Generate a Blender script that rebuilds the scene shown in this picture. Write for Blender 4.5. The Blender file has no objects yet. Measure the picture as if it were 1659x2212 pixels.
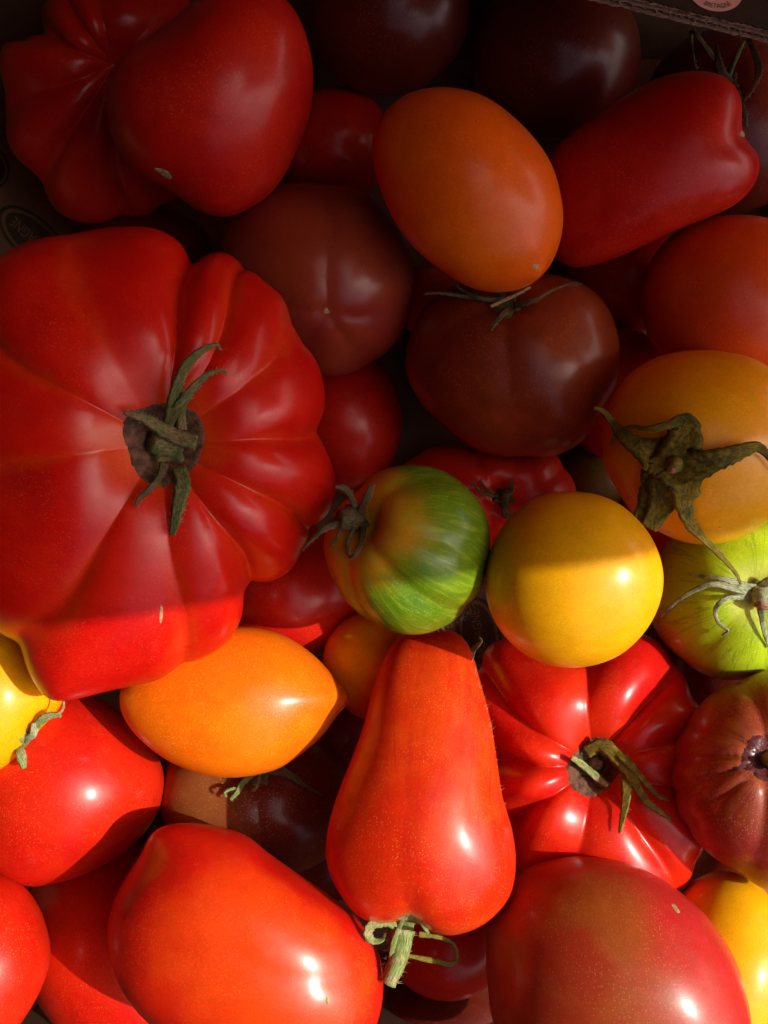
import bpy, bmesh, math, random
import numpy as np
from mathutils import Vector, Matrix
from mathutils.bvhtree import BVHTree

# ------------------------------------------------------------------ frame of the place
# Lengths are first written in "u" (1 u = 0.163 mm); the crate opening is 27 cm wide.
S = 0.27 / 1659.0
D = 1900.0                       # camera height above the top layer of fruit, in u
FW, FH = 1659.0, 2212.0
SC = bpy.context.scene
COL = SC.collection

cam_d = bpy.data.cameras.new('camera')
cam_d.sensor_fit = 'HORIZONTAL'
cam_d.sensor_width = 36.0
cam_d.lens = 36.0 * D / FW
cam_d.clip_start = 0.01
cam_d.clip_end = 50.0
cam = bpy.data.objects.new('camera', cam_d)
cam.location = (0, 0, D * S)
COL.objects.link(cam)
SC.camera = cam
SC.render.resolution_x, SC.render.resolution_y = 768, 1024

SUN = Vector((0.66, 0.06, 0.66)).normalized()      # towards the sun: low right
world = bpy.data.worlds.new('World')
SC.world = world
world.use_nodes = True
wn = world.node_tree
sky = wn.nodes.new('ShaderNodeTexSky')
sky.sky_type = 'NISHITA'
sky.sun_disc = False
sky.sun_elevation = math.asin(SUN.z)
sky.sun_rotation = math.atan2(SUN.x, SUN.y)
sky.air_density = 0.6
sky.dust_density = 5.0
sky.ozone_density = 0.0
wn.links.new(sky.outputs[0], wn.nodes['Background'].inputs[0])
wn.nodes['Background'].inputs[1].default_value = 0.11

sl = bpy.data.lights.new('sun', 'SUN')
sl.energy = 3.0
sl.angle = math.radians(0.55)
sl.color = (1.0, 0.94, 0.85)
so = bpy.data.objects.new('sun', sl)
so.rotation_euler = SUN.to_track_quat('Z', 'Y').to_euler()
so.location = SUN * 3
COL.objects.link(so)

SC.view_settings.view_transform = 'Standard'
SC.view_settings.look = 'None'
SC.view_settings.exposure = 0.58
SC.view_settings.gamma = 1.0
SC.cycles.max_bounces = 8
SC.cycles.diffuse_bounces = 5
SC.cycles.caustics_reflective = False
SC.cycles.caustics_refractive = False

# ------------------------------------------------------------------ helpers
def tag(o, label=None, cat=None, group=None, kind=None):
    if label: o['label'] = label
    if cat: o['category'] = cat
    if group: o['group'] = group
    if kind: o['kind'] = kind
    return o

def W(px, py, z):
    k = (D - z) / D
    return np.array([(px - FW / 2) * k, (FH / 2 - py) * k, z])

CAM = np.array([0, 0, D])

def link_mesh(name, verts, faces, m=None, parent=None, smooth=True):
    me = bpy.data.meshes.new(name)
    me.from_pydata([tuple(v) for v in verts], [], faces)
    if smooth:
        me.polygons.foreach_set('use_smooth', [True] * len(me.polygons))
    me.update()
    if m: me.materials.append(m)
    o = bpy.data.objects.new(name, me)
    COL.objects.link(o)
    if parent is not None:
        o.parent = parent
        o.matrix_parent_inverse = parent.matrix_basis.inverted()
    return o

# ------------------------------------------------------------------ materials
class NT:
    def __init__(self, name):
        self.m = bpy.data.materials.new(name)
        self.m.use_nodes = True
        self.t = self.m.node_tree
        self.b = self.t.nodes['Principled BSDF']
    def n(self, typ, **kw):
        nd = self.t.nodes.new(typ)
        for k, v in kw.items():
            if k.startswith('_'): setattr(nd, k[1:], v)
        return nd
    def l(self, a, b): self.t.links.new(a, b)
    def val(self, sock, v):
        if hasattr(v, 'is_linked') or hasattr(v, 'links'): self.l(v, sock)
        else: sock.default_value = v
    def mix(self, f, a, b):
        nd = self.n('ShaderNodeMix', _data_type='RGBA')
        self.val(nd.inputs[0], f)
        for i, c in ((6, a), (7, b)):
            if isinstance(c, (tuple, list)): nd.inputs[i].default_value = (*c, 1)
            else: self.l(c, nd.inputs[i])
        return nd.outputs[2]
    def math(self, op, a, b=0.0, c=0.0):
        nd = self.n('ShaderNodeMath', _operation=op)
        self.val(nd.inputs[0], a); self.val(nd.inputs[1], b); self.val(nd.inputs[2], c)
        return nd.outputs[0]
    def ramp(self, v, a, b, lo=0.0, hi=1.0):
        nd = self.n('ShaderNodeMapRange', _interpolation_type='SMOOTHSTEP')
        self.l(v, nd.inputs[0])
        for i, x in enumerate((a, b, lo, hi)): nd.inputs[i + 1].default_value = x
        return nd.outputs[0]
    def noise(self, vec, scale, detail=2.0, rough=0.5, dist=0.0):
        nd = self.n('ShaderNodeTexNoise')
        self.l(vec, nd.inputs['Vector'])
        nd.inputs['Scale'].default_value = scale
        nd.inputs['Detail'].default_value = detail
        nd.inputs['Roughness'].default_value = rough
        nd.inputs['Distortion'].default_value = dist
        return nd.outputs[0]
    def voro(self, vec, scale):
        nd = self.n('ShaderNodeTexVoronoi')
        self.l(vec, nd.inputs['Vector'])
        nd.inputs['Scale'].default_value = scale
        return nd.outputs['Distance'], nd.outputs['Color']
    def obj(self):
        return self.n('ShaderNodeTexCoord').outputs['Object']

def skin(name, c1, c2, c3=None, shoulder=(0.2, 0.9), streak=None, streak_amt=0.5, streak_pos=(0.5, 0.62), fleck=(0.9, 0.5, 0.2),
         fleck_amt=0.35, big=28.0, mixpos=(0.42, 0.62), rough=0.40, sss=0.22, bump=0.10, blush=None, blush_dir=(0, 0, 1), blush_rng=(0, 0.02),
         seed=0.0, coat=0.46, crown=1.4, crease=None, crease_amt=.5):
    N = NT(name)
    ob = N.obj()
    mp = N.n('ShaderNodeMapping')
    N.l(ob, mp.inputs[0]); mp.inputs['Location'].default_value = (seed, seed * .7, -seed * .4)
    v = mp.outputs[0]
    st = N.n('ShaderNodeAttribute', _attribute_name='stem')
    sep = N.n('ShaderNodeSeparateXYZ'); N.l(st.outputs['Vector'], sep.inputs[0])
    al = sep.outputs[2]
    col = N.mix(N.ramp(N.noise(v, big, 3, .55, .3), *mixpos), c1, c2)
    if blush:
        dt = N.n('ShaderNodeVectorMath', _operation='DOT_PRODUCT')
        N.l(ob, dt.inputs[0]); dt.inputs[1].default_value = blush_dir
        q = N.math('ADD', dt.outputs['Value'], N.math('MULTIPLY', N.math('SUBTRACT', N.noise(v, 60, 3), .5), .02))
        col = N.mix(N.ramp(q, *blush_rng), col, blush)
    if c3:
        sh = N.math('ADD', al, N.math('MULTIPLY', N.math('SUBTRACT', N.noise(v, 45, 3), .5), crown))
        col = N.mix(N.ramp(sh, shoulder[0], shoulder[1], 1, 0), col, c3)
    if streak:
        cx = N.n('ShaderNodeCombineXYZ')
        N.l(N.math('MULTIPLY', sep.outputs[0], 8.0), cx.inputs[0])
        N.l(N.math('MULTIPLY', sep.outputs[1], 8.0), cx.inputs[1])
        N.l(N.math('MULTIPLY_ADD', al, 1.1, seed), cx.inputs[2])
        s1 = N.noise(cx.outputs[0], 1.5, 4, .6, 1.2)
        s2 = N.noise(v, 130, 3, .6)
        ss = N.math('ADD', N.math('MULTIPLY', s1, .8), N.math('MULTIPLY', s2, .2))
        col = N.mix(N.math('MULTIPLY', N.ramp(ss, *streak_pos), streak_amt), col, streak)
    if crease:
        ca = N.n('ShaderNodeAttribute', _attribute_name='crease')
        cf = N.math('MULTIPLY', N.ramp(ca.outputs['Fac'], .1, .9), N.ramp(N.noise(v, 70, 3), .3, .6))
        col = N.mix(N.math('MULTIPLY', cf, crease_amt), col, crease)
    # pale pin-head flecks in the skin
    d, vc = N.voro(v, 1250.0)
    sv = N.n('ShaderNodeSeparateColor'); N.l(vc, sv.inputs[0])
    pick = N.ramp(sv.outputs[0], .35, .75)
    fl = N.math('MULTIPLY', N.ramp(d, .14, .42, 1, 0), pick)
    zone = N.ramp(N.noise(v, 55, 2), .36, .66, .25, 1.0)
    d2, vc2 = N.voro(v, 420.0)
    sv2 = N.n('ShaderNodeSeparateColor'); N.l(vc2, sv2.inputs[0])
    dots = N.math('MULTIPLY', N.ramp(d2, .05, .16, 1, 0), N.ramp(sv2.outputs[0], .80, .82))
    dots = N.math('MULTIPLY', dots, N.ramp(N.noise(v, 38, 2), .45, .62))
    col = N.mix(N.math('MULTIPLY', dots, .55), col, (.10, .05, .02))
    d3, vc3 = N.voro(v, 640.0)
    sv3 = N.n('ShaderNodeSeparateColor'); N.l(vc3, sv3.inputs[0])
    fl3 = N.math('MULTIPLY', N.ramp(d3, .06, .22, 1, 0), N.ramp(sv3.outputs[1], .72, .78))
    col = N.mix(N.math('MULTIPLY', fl3, fleck_amt * .45), col, fleck)
    fine = N.noise(v, 1700, 2, .6)
    col = N.mix(N.math('MULTIPLY', N.math('MULTIPLY', fl, zone), fleck_amt * .8), col, fleck)
    hsv = N.n('ShaderNodeHueSaturation')
    N.l(col, hsv.inputs['Color'])
    mott = N.noise(v, 150, 5, .62, .4)
    N.l(N.math('MULTIPLY', N.ramp(fine, .25, .75, .91, 1.09), N.ramp(mott, 0.28, .72, .94, 1.06)), hsv.inputs['Value'])
    N.l(hsv.outputs[0], N.b.inputs['Base Color'])
    bp = N.n('ShaderNodeBump'); bp.inputs['Strength'].default_value = bump
    bp.inputs['Distance'].default_value = 0.0004
    hgt = N.math('ADD', N.math('MULTIPLY', N.noise(v, 1300, 2, .6), .6), N.math('MULTIPLY', N.noise(v, 260, 3, .6), .9))
    hgt = N.math('ADD', hgt, N.math('MULTIPLY', fl, .35))
    N.l(hgt, bp.inputs['Height'])
    N.l(bp.outputs[0], N.b.inputs['Normal'])
    N.l(N.ramp(N.noise(v, 90, 3), .3, .7, rough - .05, rough + .07), N.b.inputs['Roughness'])
    N.b.inputs['Subsurface Weight'].default_value = sss
    N.b.inputs['Subsurface Radius'].default_value = (1.0, .35, .12)
    N.b.inputs['Subsurface Scale'].default_value = 0.005
    N.l(N.ramp(N.noise(v, 75, 4, .6), .34, .66, coat * .55, coat * 1.15), N.b.inputs['Coat Weight'])
    N.b.inputs['Coat Roughness'].default_value = .23
    N.b.inputs['IOR'].default_value = 1.42
    N.b.inputs['Specular IOR Level'].default_value = .22
    return N.m

def plain(name, c1, c2, scale, rough=.8, bump=.3, sss=0.0, c3=None, veins=False):
    N = NT(name)
    v = N.obj()
    col = N.mix(N.ramp(N.noise(v, scale, 4, .6), .35, .65), c1, c2)
    if c3: col = N.mix(N.ramp(N.noise(v, scale * .35, 3, .6, .5), .52, .66), col, c3)
    if veins:
        la = N.n('ShaderNodeAttribute', _attribute_name='leaf')
        vn = N.noise(la.outputs['Vector'], 3.2, 4, .65)
        hs = N.n('ShaderNodeHueSaturation'); N.l(col, hs.inputs['Color']); N.l(N.ramp(vn, .3, .7, .45, 1.6), hs.inputs['Value'])
        col = hs.outputs[0]
    N.l(col, N.b.inputs['Base Color'])
    bp = N.n('ShaderNodeBump'); bp.inputs['Strength'].default_value = bump; bp.inputs['Distance'].default_value = .0006
    N.l(N.noise(v, scale * 2.5, 4, .65), bp.inputs['Height']); N.l(bp.outputs[0], N.b.inputs['Normal'])
    N.b.inputs['Roughness'].default_value = rough
    N.b.inputs['Specular IOR Level'].default_value = .3
    return N.m

RED1, RED2 = (.46, .006, .003), (.54, .014, .004)
MAT = {
 'red':      skin('red_skin', RED1, RED2, fleck=(.85, .28, .12), fleck_amt=.3, seed=.11),
 'beef':     skin('beefsteak_skin', (.52, .005, .002), (.58, .010, .003), c3=(.64, .07, .004), shoulder=(.1, .42), fleck_amt=.10, rough=.33, seed=.2, crown=.5, crease=(.62, .05, .004), crease_amt=.4, blush=(.60, .30, .012), blush_dir=(-.8, -.6, -.1), blush_rng=(.083, .098)),  # orange at stem and creases: rib streaks plus glints put into the colour
 'ribbed':   skin('ribbed_skin', (.54, .007, .004), (.62, .022, .004), fleck_amt=.15, rough=.33, seed=.31),
 'scarlet':  skin('scarlet_skin', (.54, .007, .003), (.60, .017, .003), fleck=(.9, .32, .08), fleck_amt=.28, seed=.42, big=22, bump=.16),
 'flush':    skin('flushed_skin', (.54, .007, .003), (.60, .014, .003), fleck=(.9, .32, .08), fleck_amt=.25, blush=(.66, .048, .003), blush_dir=(.1, -.15, 1), blush_rng=(.020, .036), seed=.46, big=22, bump=.16),
 'plum':     skin('plum_skin', (.58, .022, .002), (.66, .050, .003), streak=(.56, .008, .004), streak_amt=.45, streak_pos=(.44, .66), crease=(.52, .007, .003), crease_amt=.9, fleck=(.95, .38, .10), fleck_amt=.32, seed=.55, bump=.16),
 'orange':   skin('orange_skin', (.80, .115, .002), (.82, .145, .002), fleck=(.95, .5, .05), fleck_amt=.35, seed=.61),
 'amber':    skin('amber_skin', (.82, .150, .002), (.84, .185, .002), fleck=(.95, .6, .08), fleck_amt=.4, seed=.71),
 'yellow':   skin('yellow_skin', (.82, .38, .002), (.84, .43, .003), fleck=(.95, .70, .06), fleck_amt=.4, seed=.82, bump=.14),
 'gold':     skin('gold_skin', (.86, .33, .002), (.87, .38, .002), blush=(.76, .36, .005), blush_dir=(.5, -.85, .1), blush_rng=(.010, .034), fleck_amt=.3, seed=.9),
 'coral':    skin('orange_red_skin', (.60, .055, .004), (.66, .085, .005), fleck_amt=.3, seed=.17),
 'purple':   skin('purple_skin', (.24, .024, .014), (.28, .038, .012), fleck=(.5, .2, .12), fleck_amt=.2, seed=.27, rough=.37),
 'brown':    skin('brown_skin', (.19, .025, .006), (.23, .036, .007), fleck=(.55, .3, .14), fleck_amt=.35, seed=.37, rough=.37),
 'dark':     skin('dark_skin', (.095, .008, .004), (.12, .012, .005), fleck=(.45, .2, .12), fleck_amt=.35, seed=.47, rough=.38),
 'russet':   skin('russet_skin', (.25, .020, .010), (.25, .040, .010), c3=(.34, .085, .035), shoulder=(.2, .75), blush=(.24, .19, .012), blush_dir=(-.45, .85, .1), blush_rng=(.026, .040), fleck=(.72, .45, .2), fleck_amt=.42, seed=.57, streak=(.22, .016, .014), streak_amt=.7, streak_pos=(.5, .62), bump=.16),
 'rose':     skin('rose_skin', (.33, .032, .010), (.31, .065, .011), blush=(.46, .020, .018), blush_dir=(.8, .45, .1), blush_rng=(.012, .034), fleck=(.75, .40, .16), fleck_amt=.3, seed=.67, bump=.16, mixpos=(.38, .6)),
 'olive':    skin('olive_skin', (.075, .050, .008), (.12, .075, .012), fleck_amt=.2, seed=.87),
 'umber':    skin('umber_skin', (.17, .022, .008), (.15, .016, .006), blush=(.27, .085, .020), blush_dir=(-.9, -.2, .1), blush_rng=(.005, .025), fleck=(.75, .45, .2), fleck_amt=.5, seed=.77),  # tan left side paints a sunlit patch into the skin
 'zebra':    skin('green_zebra_skin', (.075, .17, .003), (.12, .22, .004), c3=(.58, .26, .008), shoulder=(.55, 1.1), streak=(.27, .38, .02), streak_amt=.6, streak_pos=(.46, .66), fleck=(.6, .7, .2), fleck_amt=.25, seed=.33, crown=.7),
 'lime':     skin('lime_zebra_skin', (.36, .52, .009), (.42, .57, .012), c3=(.58, .62, .10), shoulder=(.15, .5), streak=(.16, .28, .008), streak_amt=.55, streak_pos=(.52, .64), blush=(.40, .20, .012), blush_dir=(-.75, -.66, 0), blush_rng=(.022, .036), fleck=(.85, .88, .35), fleck_amt=.4, seed=.43, crown=.3),
}
LEAF  = plain('sepal_green', (.075, .085, .022), (.12, .115, .035), 260, c3=(.15, .10, .04), veins=True)
DRY   = plain('sepal_dry', (.055, .045, .016), (.10, .075, .03), 240, c3=(.09, .045, .02), veins=True)
OLIVE = plain('sepal_olive', (.12, .105, .008), (.19, .14, .012), 300, c3=(.075, .07, .015), veins=True)
FRESH = plain('stem_fresh', (.15, .21, .045), (.22, .25, .09), 420, c3=(.30, .26, .13), veins=True)
GREY  = plain('sepal_grey_green', (.22, .26, .13), (.32, .34, .20), 420, c3=(.10, .13, .06), veins=True)
CORK  = plain('cork_brown', (.17, .075, .040), (.065, .030, .016), 300, bump=1.0)
TAN   = plain('scar_tan', (.48, .34, .16), (.28, .17, .07), 600)
HAIR  = plain('leaf_hair', (.30, .27, .17), (.38, .34, .22), 600)
CUT   = plain('stem_cut', (.42, .22, .12), (.22, .09, .05), 700)

# ------------------------------------------------------------------ fruit bodies
def catmull(pts, closed=True, n=10):
    P = np.array(pts, float); m = len(P); out = []
    rng = range(m) if closed else range(m - 1)
    for i in rng:
        if closed: a, b, c, d = P[i - 1], P[i], P[(i + 1) % m], P[(i + 2) % m]
        else: a, b, c, d = P[max(i - 1, 0)], P[i], P[i + 1], P[min(i + 2, m - 1)]
        for k in range(n):
            t = k / n
            out.append(.5 * (2 * b + (c - a) * t + (2 * a - 5 * b + 4 * c - d) * t * t + (3 * b - a - 3 * c + d) * t ** 3))
    if not closed: out.append(P[-1])
    return np.array(out)

def ell(cx, cy, rx, ry=None, rot=0.0, n=20, p=2.0):
    """an ellipse (rot degrees, counter-clockwise as seen) as a list of outline points"""
    ry = ry or rx; r = math.radians(rot); out = []
    for k in range(n):
        a = 2 * math.pi * k / n
        c, s = math.cos(a), math.sin(a)
        x = rx * math.copysign(abs(c) ** (2 / p), c); y = ry * math.copysign(abs(s) ** (2 / p), s)
        X = x * math.cos(r) - y * math.sin(r); Y = x * math.sin(r) + y * math.cos(r)
        out.append((cx + X, cy - Y))
    return out

def frame(c):
    z = CAM - c; z = z / np.linalg.norm(z)
    x = np.array([1.0, 0, 0]); x = x - z * x.dot(z); x /= np.linalg.norm(x)
    y = np.cross(z, x)
    return np.stack([x, y, z], 1)            # columns

def to_local(px, py, c, R):
    """where the sight line of an outline point meets the plane through c facing the camera"""
    d = W(px, py, 0.0) - CAM
    t = (c - CAM).dot(R[:, 2]) / d.dot(R[:, 2])
    return (CAM + d * t - c) @ R

def body_geom(sp, z, na=None, nb=None):
    """The fruit's surface: an outline about its middle, swelling by hf to the front and hb to the back,
    then creased by grooves that run out from the stem, dimpled at the stem and gently uneven."""
    na = na or sp.get('na', 128); nb = nb or sp.get('nb', 64)
    out = catmull(sp['outline'])
    if 'pole' in sp: px, py = sp['pole']
    else: px, py = out.mean(0)
    c = W(px, py, z); R = frame(c)
    L = np.array([to_local(a, b, c, R)[:2] for a, b in out])
    ph = 2 * np.pi * np.arange(na) / na
    ang = np.unwrap(np.arctan2(L[:, 1], L[:, 0]))
    if ang[-1] < ang[0]: ang, L = ang[::-1], L[::-1]
    rad = np.hypot(L[:, 0], L[:, 1])
    A = np.concatenate([ang - 2 * np.pi, ang, ang + 2 * np.pi, ang + 4 * np.pi]); Rr = np.tile(rad, 4)
    o = np.argsort(A, kind='stable')
    rho = np.interp(ph, A[o], Rr[o])
    k = np.exp(-.5 * (np.fft.fftfreq(na, 1 / na) / (na * .16)) ** 2)
    rho = np.real(np.fft.ifft(np.fft.fft(rho) * k))
    F = np.fft.fft(rho ** -2.0); G = np.zeros_like(F); G[0] = F[0]; G[2] = F[2]; G[-2] = F[-2]
    low = np.real(np.fft.ifft(G)); low = np.clip(low, (rho.max() * 1.3) ** -2, None) ** -.5
    gm = float(np.exp(np.log(rho).mean())); mn = float(np.minimum(rho, np.roll(rho, na // 2)).min())
    hf = sp.get('hf', .5 * (gm + mn)); hb = sp.get('hb', hf)
    th = np.pi * (np.arange(nb - 1) + 1) / nb
    TH, PH = np.meshgrid(th, ph, indexing='ij')
    TH = np.concatenate([[[0.0] * na], TH, [[np.pi] * na]]); PH = np.concatenate([PH[:1], PH, PH[:1]])
    s, cc = np.sin(TH), np.cos(TH)
    e = sp.get('flat', 1.0)
    w = np.clip((s - .15) / .8, 0, 1); w = w * w * (3 - 2 * w)
    r = (low[None] * (1 - w) + rho[None] * w) * s ** e
    X, Y = r * np.cos(PH), r * np.sin(PH)
    Z = np.where(cc > 0, hf, hb) * np.sign(cc) * np.abs(cc) ** sp.get('dome', 1.0)
    u = np.stack([s * np.cos(PH), s * np.sin(PH), cc], -1)
    st = sp.get('stem', (0, 0, -1))
    if len(st) == 2:
        q = to_local(st[0], st[1], c, R)
        a = math.atan2(q[1], q[0]); rr = np.interp(a % (2 * np.pi), np.append(ph, 2 * np.pi), np.append(rho, rho[0]))
        f = min(.98, math.hypot(q[0], q[1]) / rr)
        st = (f * math.cos(a), f * math.sin(a), math.sqrt(1 - f * f))
    st = np.array(st, float); st /= np.linalg.norm(st)
    t1 = np.array([1.0, 0, 0]) if abs(st[0]) < .9 else np.array([0, 1.0, 0])
    t1 = t1 - st * st.dot(t1); t1 /= np.linalg.norm(t1); t2 = np.cross(st, t1)
    al = np.arccos(np.clip(u @ st, -1, 1)); be = np.arctan2(u @ t2, u @ t1)
    f = np.ones_like(al); cr = np.zeros_like(al)
    if 'dimple' in sp:
        dd, dw = sp['dimple']; f -= dd * np.exp(-(al / dw) ** 2)
    for g in sp.get('grooves', ()):
        ga, gd, gw = g[:3]; gs = g[3] if len(g) > 3 else .9
        dl = np.degrees(np.abs((be - math.radians(ga) + np.pi) % (2 * np.pi) - np.pi))
        ii = np.clip(al / gs, 0, 1); fade = ii * ii * (3 - 2 * ii) * np.clip((np.pi - al) / 1.2, 0, 1)
        f -= gd * np.exp(-(dl / gw) ** 1.35) * fade
        cr += np.exp(-(dl / (gw * .9)) ** 2) * fade * min(1, gd / .06)
    if 'lobes' in sp:
        lb = sorted((g[0] % 360, g[1]) for g in sp['lobes']); m = len(lb); wr = np.random.RandomState(int(px)); wa = np.zeros_like(be)
        for _ in range(6):
            kv = wr.normal(size=3) * 2.6; wa += np.sin(u @ kv + wr.uniform(0, 6.28))
        bd = (np.degrees(be) + sp.get('wander', 3.5) * wa / 1.7 * np.clip(al / 1.2, 0, 1)) % 360
        ii = np.clip(al / sp.get('lobe_start', .75), 0, 1); fade = ii * ii * (3 - 2 * ii)
        jj = np.clip((al - 1.0) / .6, 0, 1); fade = fade * (1 - (1 - sp.get('rim', .3)) * jj * jj * (3 - 2 * jj)) * np.clip((np.pi - al) / 1.2, 0, 1)
        for i in range(m):
            a0, d0 = lb[i]; a1, d1 = lb[(i + 1) % m]; span = (a1 - a0) % 360; t = ((bd - a0) % 360) / span
            M_ = t < 1; t = np.clip(t, 0, 1)
            g = (d0 * (1 - t) + d1 * t) * (1 - (np.sin(np.pi * t) ** 2 + .012) ** (.5 * sp.get('plump', .5)))
            f -= np.where(M_, g * fade, 0)
            edge = np.minimum(t * d0, (1 - t) * d1) * 0 + np.exp(-(np.minimum(t, 1 - t) * span / 5.0) ** 2)
            cr = np.where(M_, edge * fade, cr)
    for b in sp.get('bumps', ()):
        bx, by, bh, bw = b
        q = to_local(bx, by, c, R); a = math.atan2(q[1], q[0])
        rr = np.interp(a % (2 * np.pi), np.append(ph, 2 * np.pi), np.append(rho, rho[0])); ff = min(.995, math.hypot(q[0], q[1]) / rr)
        bu = np.array([ff * math.cos(a), ff * math.sin(a), math.sqrt(1 - ff * ff)])
        f += bh * np.exp(-(np.arccos(np.clip(u @ bu, -1, 1)) / bw) ** 2)
    rs = np.random.RandomState(sp.get('seed', int(px * 7 + py) % 9999))
    lump = np.zeros_like(al)
    for _ in range(10):
        kv = rs.normal(size=3) * 2.1; lump += np.sin(u @ kv + rs.uniform(0, 6.28))
    f += sp.get('lumps', .010) * lump / 2.2
    V = np.stack([X * f, Y * f, Z * f], -1)
    verts = np.concatenate([V[:1, 0], V[1:-1].reshape(-1, 3), V[-1:, 0]])
    att = np.stack([np.cos(be), np.sin(be), al], -1)
    att = np.concatenate([att[:1, 0], att[1:-1].reshape(-1, 3), att[-1:, 0]])
    faces = []
    for i in range(na): faces.append((0, 1 + i, 1 + (i + 1) % na))
    for j in range(nb - 2):
        a = 1 + j * na; b = a + na
        for i in range(na):
            i2 = (i + 1) % na
            faces.append((a + i, b + i, b + i2, a + i2))
    a = 1 + (nb - 2) * na; last = len(verts) - 1
    for i in range(na): faces.append((a + i, last, a + (i + 1) % na))
    cra = np.concatenate([cr[:1, 0], cr[1:-1].reshape(-1), cr[-1:, 0]])
    return verts, faces, att, c, R, cra

GROUP = 'tomatoes heaped in the crate'
class Fruit: pass

def make_fruit(sp, z):
    v, f, att, c, R, cra = body_geom(sp, z)
    o = link_mesh(sp['name'], v * S, f, MAT[sp['mat']])
    a = o.data.attributes.new('stem', 'FLOAT_VECTOR', 'POINT')
    a.data.foreach_set('vector', att.astype(np.float32).ravel())
    a = o.data.attributes.new('crease', 'FLOAT', 'POINT'); a.data.foreach_set('value', cra.astype(np.float32))
    M = Matrix(R.tolist()).to_4x4(); M.translation = Vector(c * S)
    o.matrix_basis = M
    tag(o, sp['label'], 'tomato', GROUP)
    F = Fruit(); F.o = o; F.c = c; F.R = R
    wv = v @ R.T + c
    F.bvh = BVHTree.FromPolygons([Vector(p) for p in wv], f)
    return F

def on(F, px, py, lift=0.0, zdef=None):
    d = Vector(W(px, py, 0) - CAM).normalized()
    h = F.bvh.ray_cast(Vector(CAM), d)
    if h[0] is None:
        if zdef is None: zdef = F.c[2]
        p = np.array(W(px, py, zdef))
        return p - np.array(d) * lift, zdef
    return np.array(h[0]) - np.array(d) * lift, h[0].z

def surf_patch(F, name, outline, m, lift=1.5, rings=6, rough=0.0, seed=1, sag=0.0, label=None):
    """a thin piece lying on the fruit's surface, bounded by an outline"""
    out = catmull(outline, True, 5); ctr = out.mean(0); n = len(out); rs = np.random.RandomState(seed)
    vs = [on(F, ctr[0], ctr[1], lift)[0]]; fs = []
    for k in range(1, rings + 1):
        t = k / rings
        for q in out:
            p = ctr + (q - ctr) * t
            vs.append(on(F, p[0], p[1], lift * (1 if k < rings else -.6) + rough * rs.uniform(-1, 1) * (k < rings))[0])
    for i in range(n): fs.append((0, 1 + (i + 1) % n, 1 + i))
    for k in range(rings - 1):
        for i in range(n):
            a, b = 1 + k * n, 1 + (k + 1) * n; j = (i + 1) % n
            fs.append((a + i, a + j, b + j, b + i))
    o = link_mesh(name, np.array(vs) * S, [tuple(reversed(x)) for x in fs], m, F.o)
    if label: o['label'] = label
    return o

def strip(path3, widths, thick, m, name, parent, fold=.35, twist=0.0, up=None, nsub=6, seed=0):
    """a leathery strip along a 3D path: flat lens section with a folded midrib"""
    P = catmull(path3, False, nsub); n = len(P)
    wt = np.interp(np.linspace(0, 1, n), np.linspace(0, 1, len(widths)), widths)
    vs, fs, lf = [], [], []; K = 8; rs = np.random.RandomState(seed + 5)
    for i in range(n):
        t = P[min(i + 1, n - 1)] - P[max(i - 1, 0)]; t /= np.linalg.norm(t) + 1e-9
        nrm = np.array(up if up is not None else (0, 0, 1.0)) if up is not None else (CAM - P[i]) / np.linalg.norm(CAM - P[i])
        nrm = nrm - t * nrm.dot(t); nrm /= np.linalg.norm(nrm) + 1e-9
        sd = np.cross(t, nrm); a = twist * i / (n - 1)
        sd, nrm = sd * math.cos(a) + nrm * math.sin(a), nrm * math.cos(a) - sd * math.sin(a)
        w = wt[i] / 2 * (1 + .06 * rs.normal()); th = min(thick, wt[i] * .45)
        prof = [(-1, fold), (-.5, .38 * fold + .3), (0, .45), (.5, .38 * fold + .3), (1, fold), (.5, .38 * fold - .5), (0, -.55), (-.5, .38 * fold - .5)]
        for x, y in prof:
            yy = (y if abs(y - fold) > 1e-6 else fold * w / max(th, .1) * .5)
            vs.append(P[i] + sd * x * w * (1 + .035 * rs.normal()) + nrm * (yy * th + .35 * rs.normal())); lf.append((x * 1.6, i * .22, seed * 3.7))
    for i in range(n - 1):
        for k in range(K):
            a, b = i * K + k, i * K + (k + 1) % K
            fs.append((a, b, b + K, a + K))
    fs.append(tuple(range(K - 1, -1, -1))); fs.append(tuple(range((n - 1) * K, n * K)))
    o = link_mesh(name, np.array(vs) * S, fs, m, parent)
    a = o.data.attributes.new('leaf', 'FLOAT_VECTOR', 'POINT'); a.data.foreach_set('vector', np.array(lf, np.float32).ravel())
    return o

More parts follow.
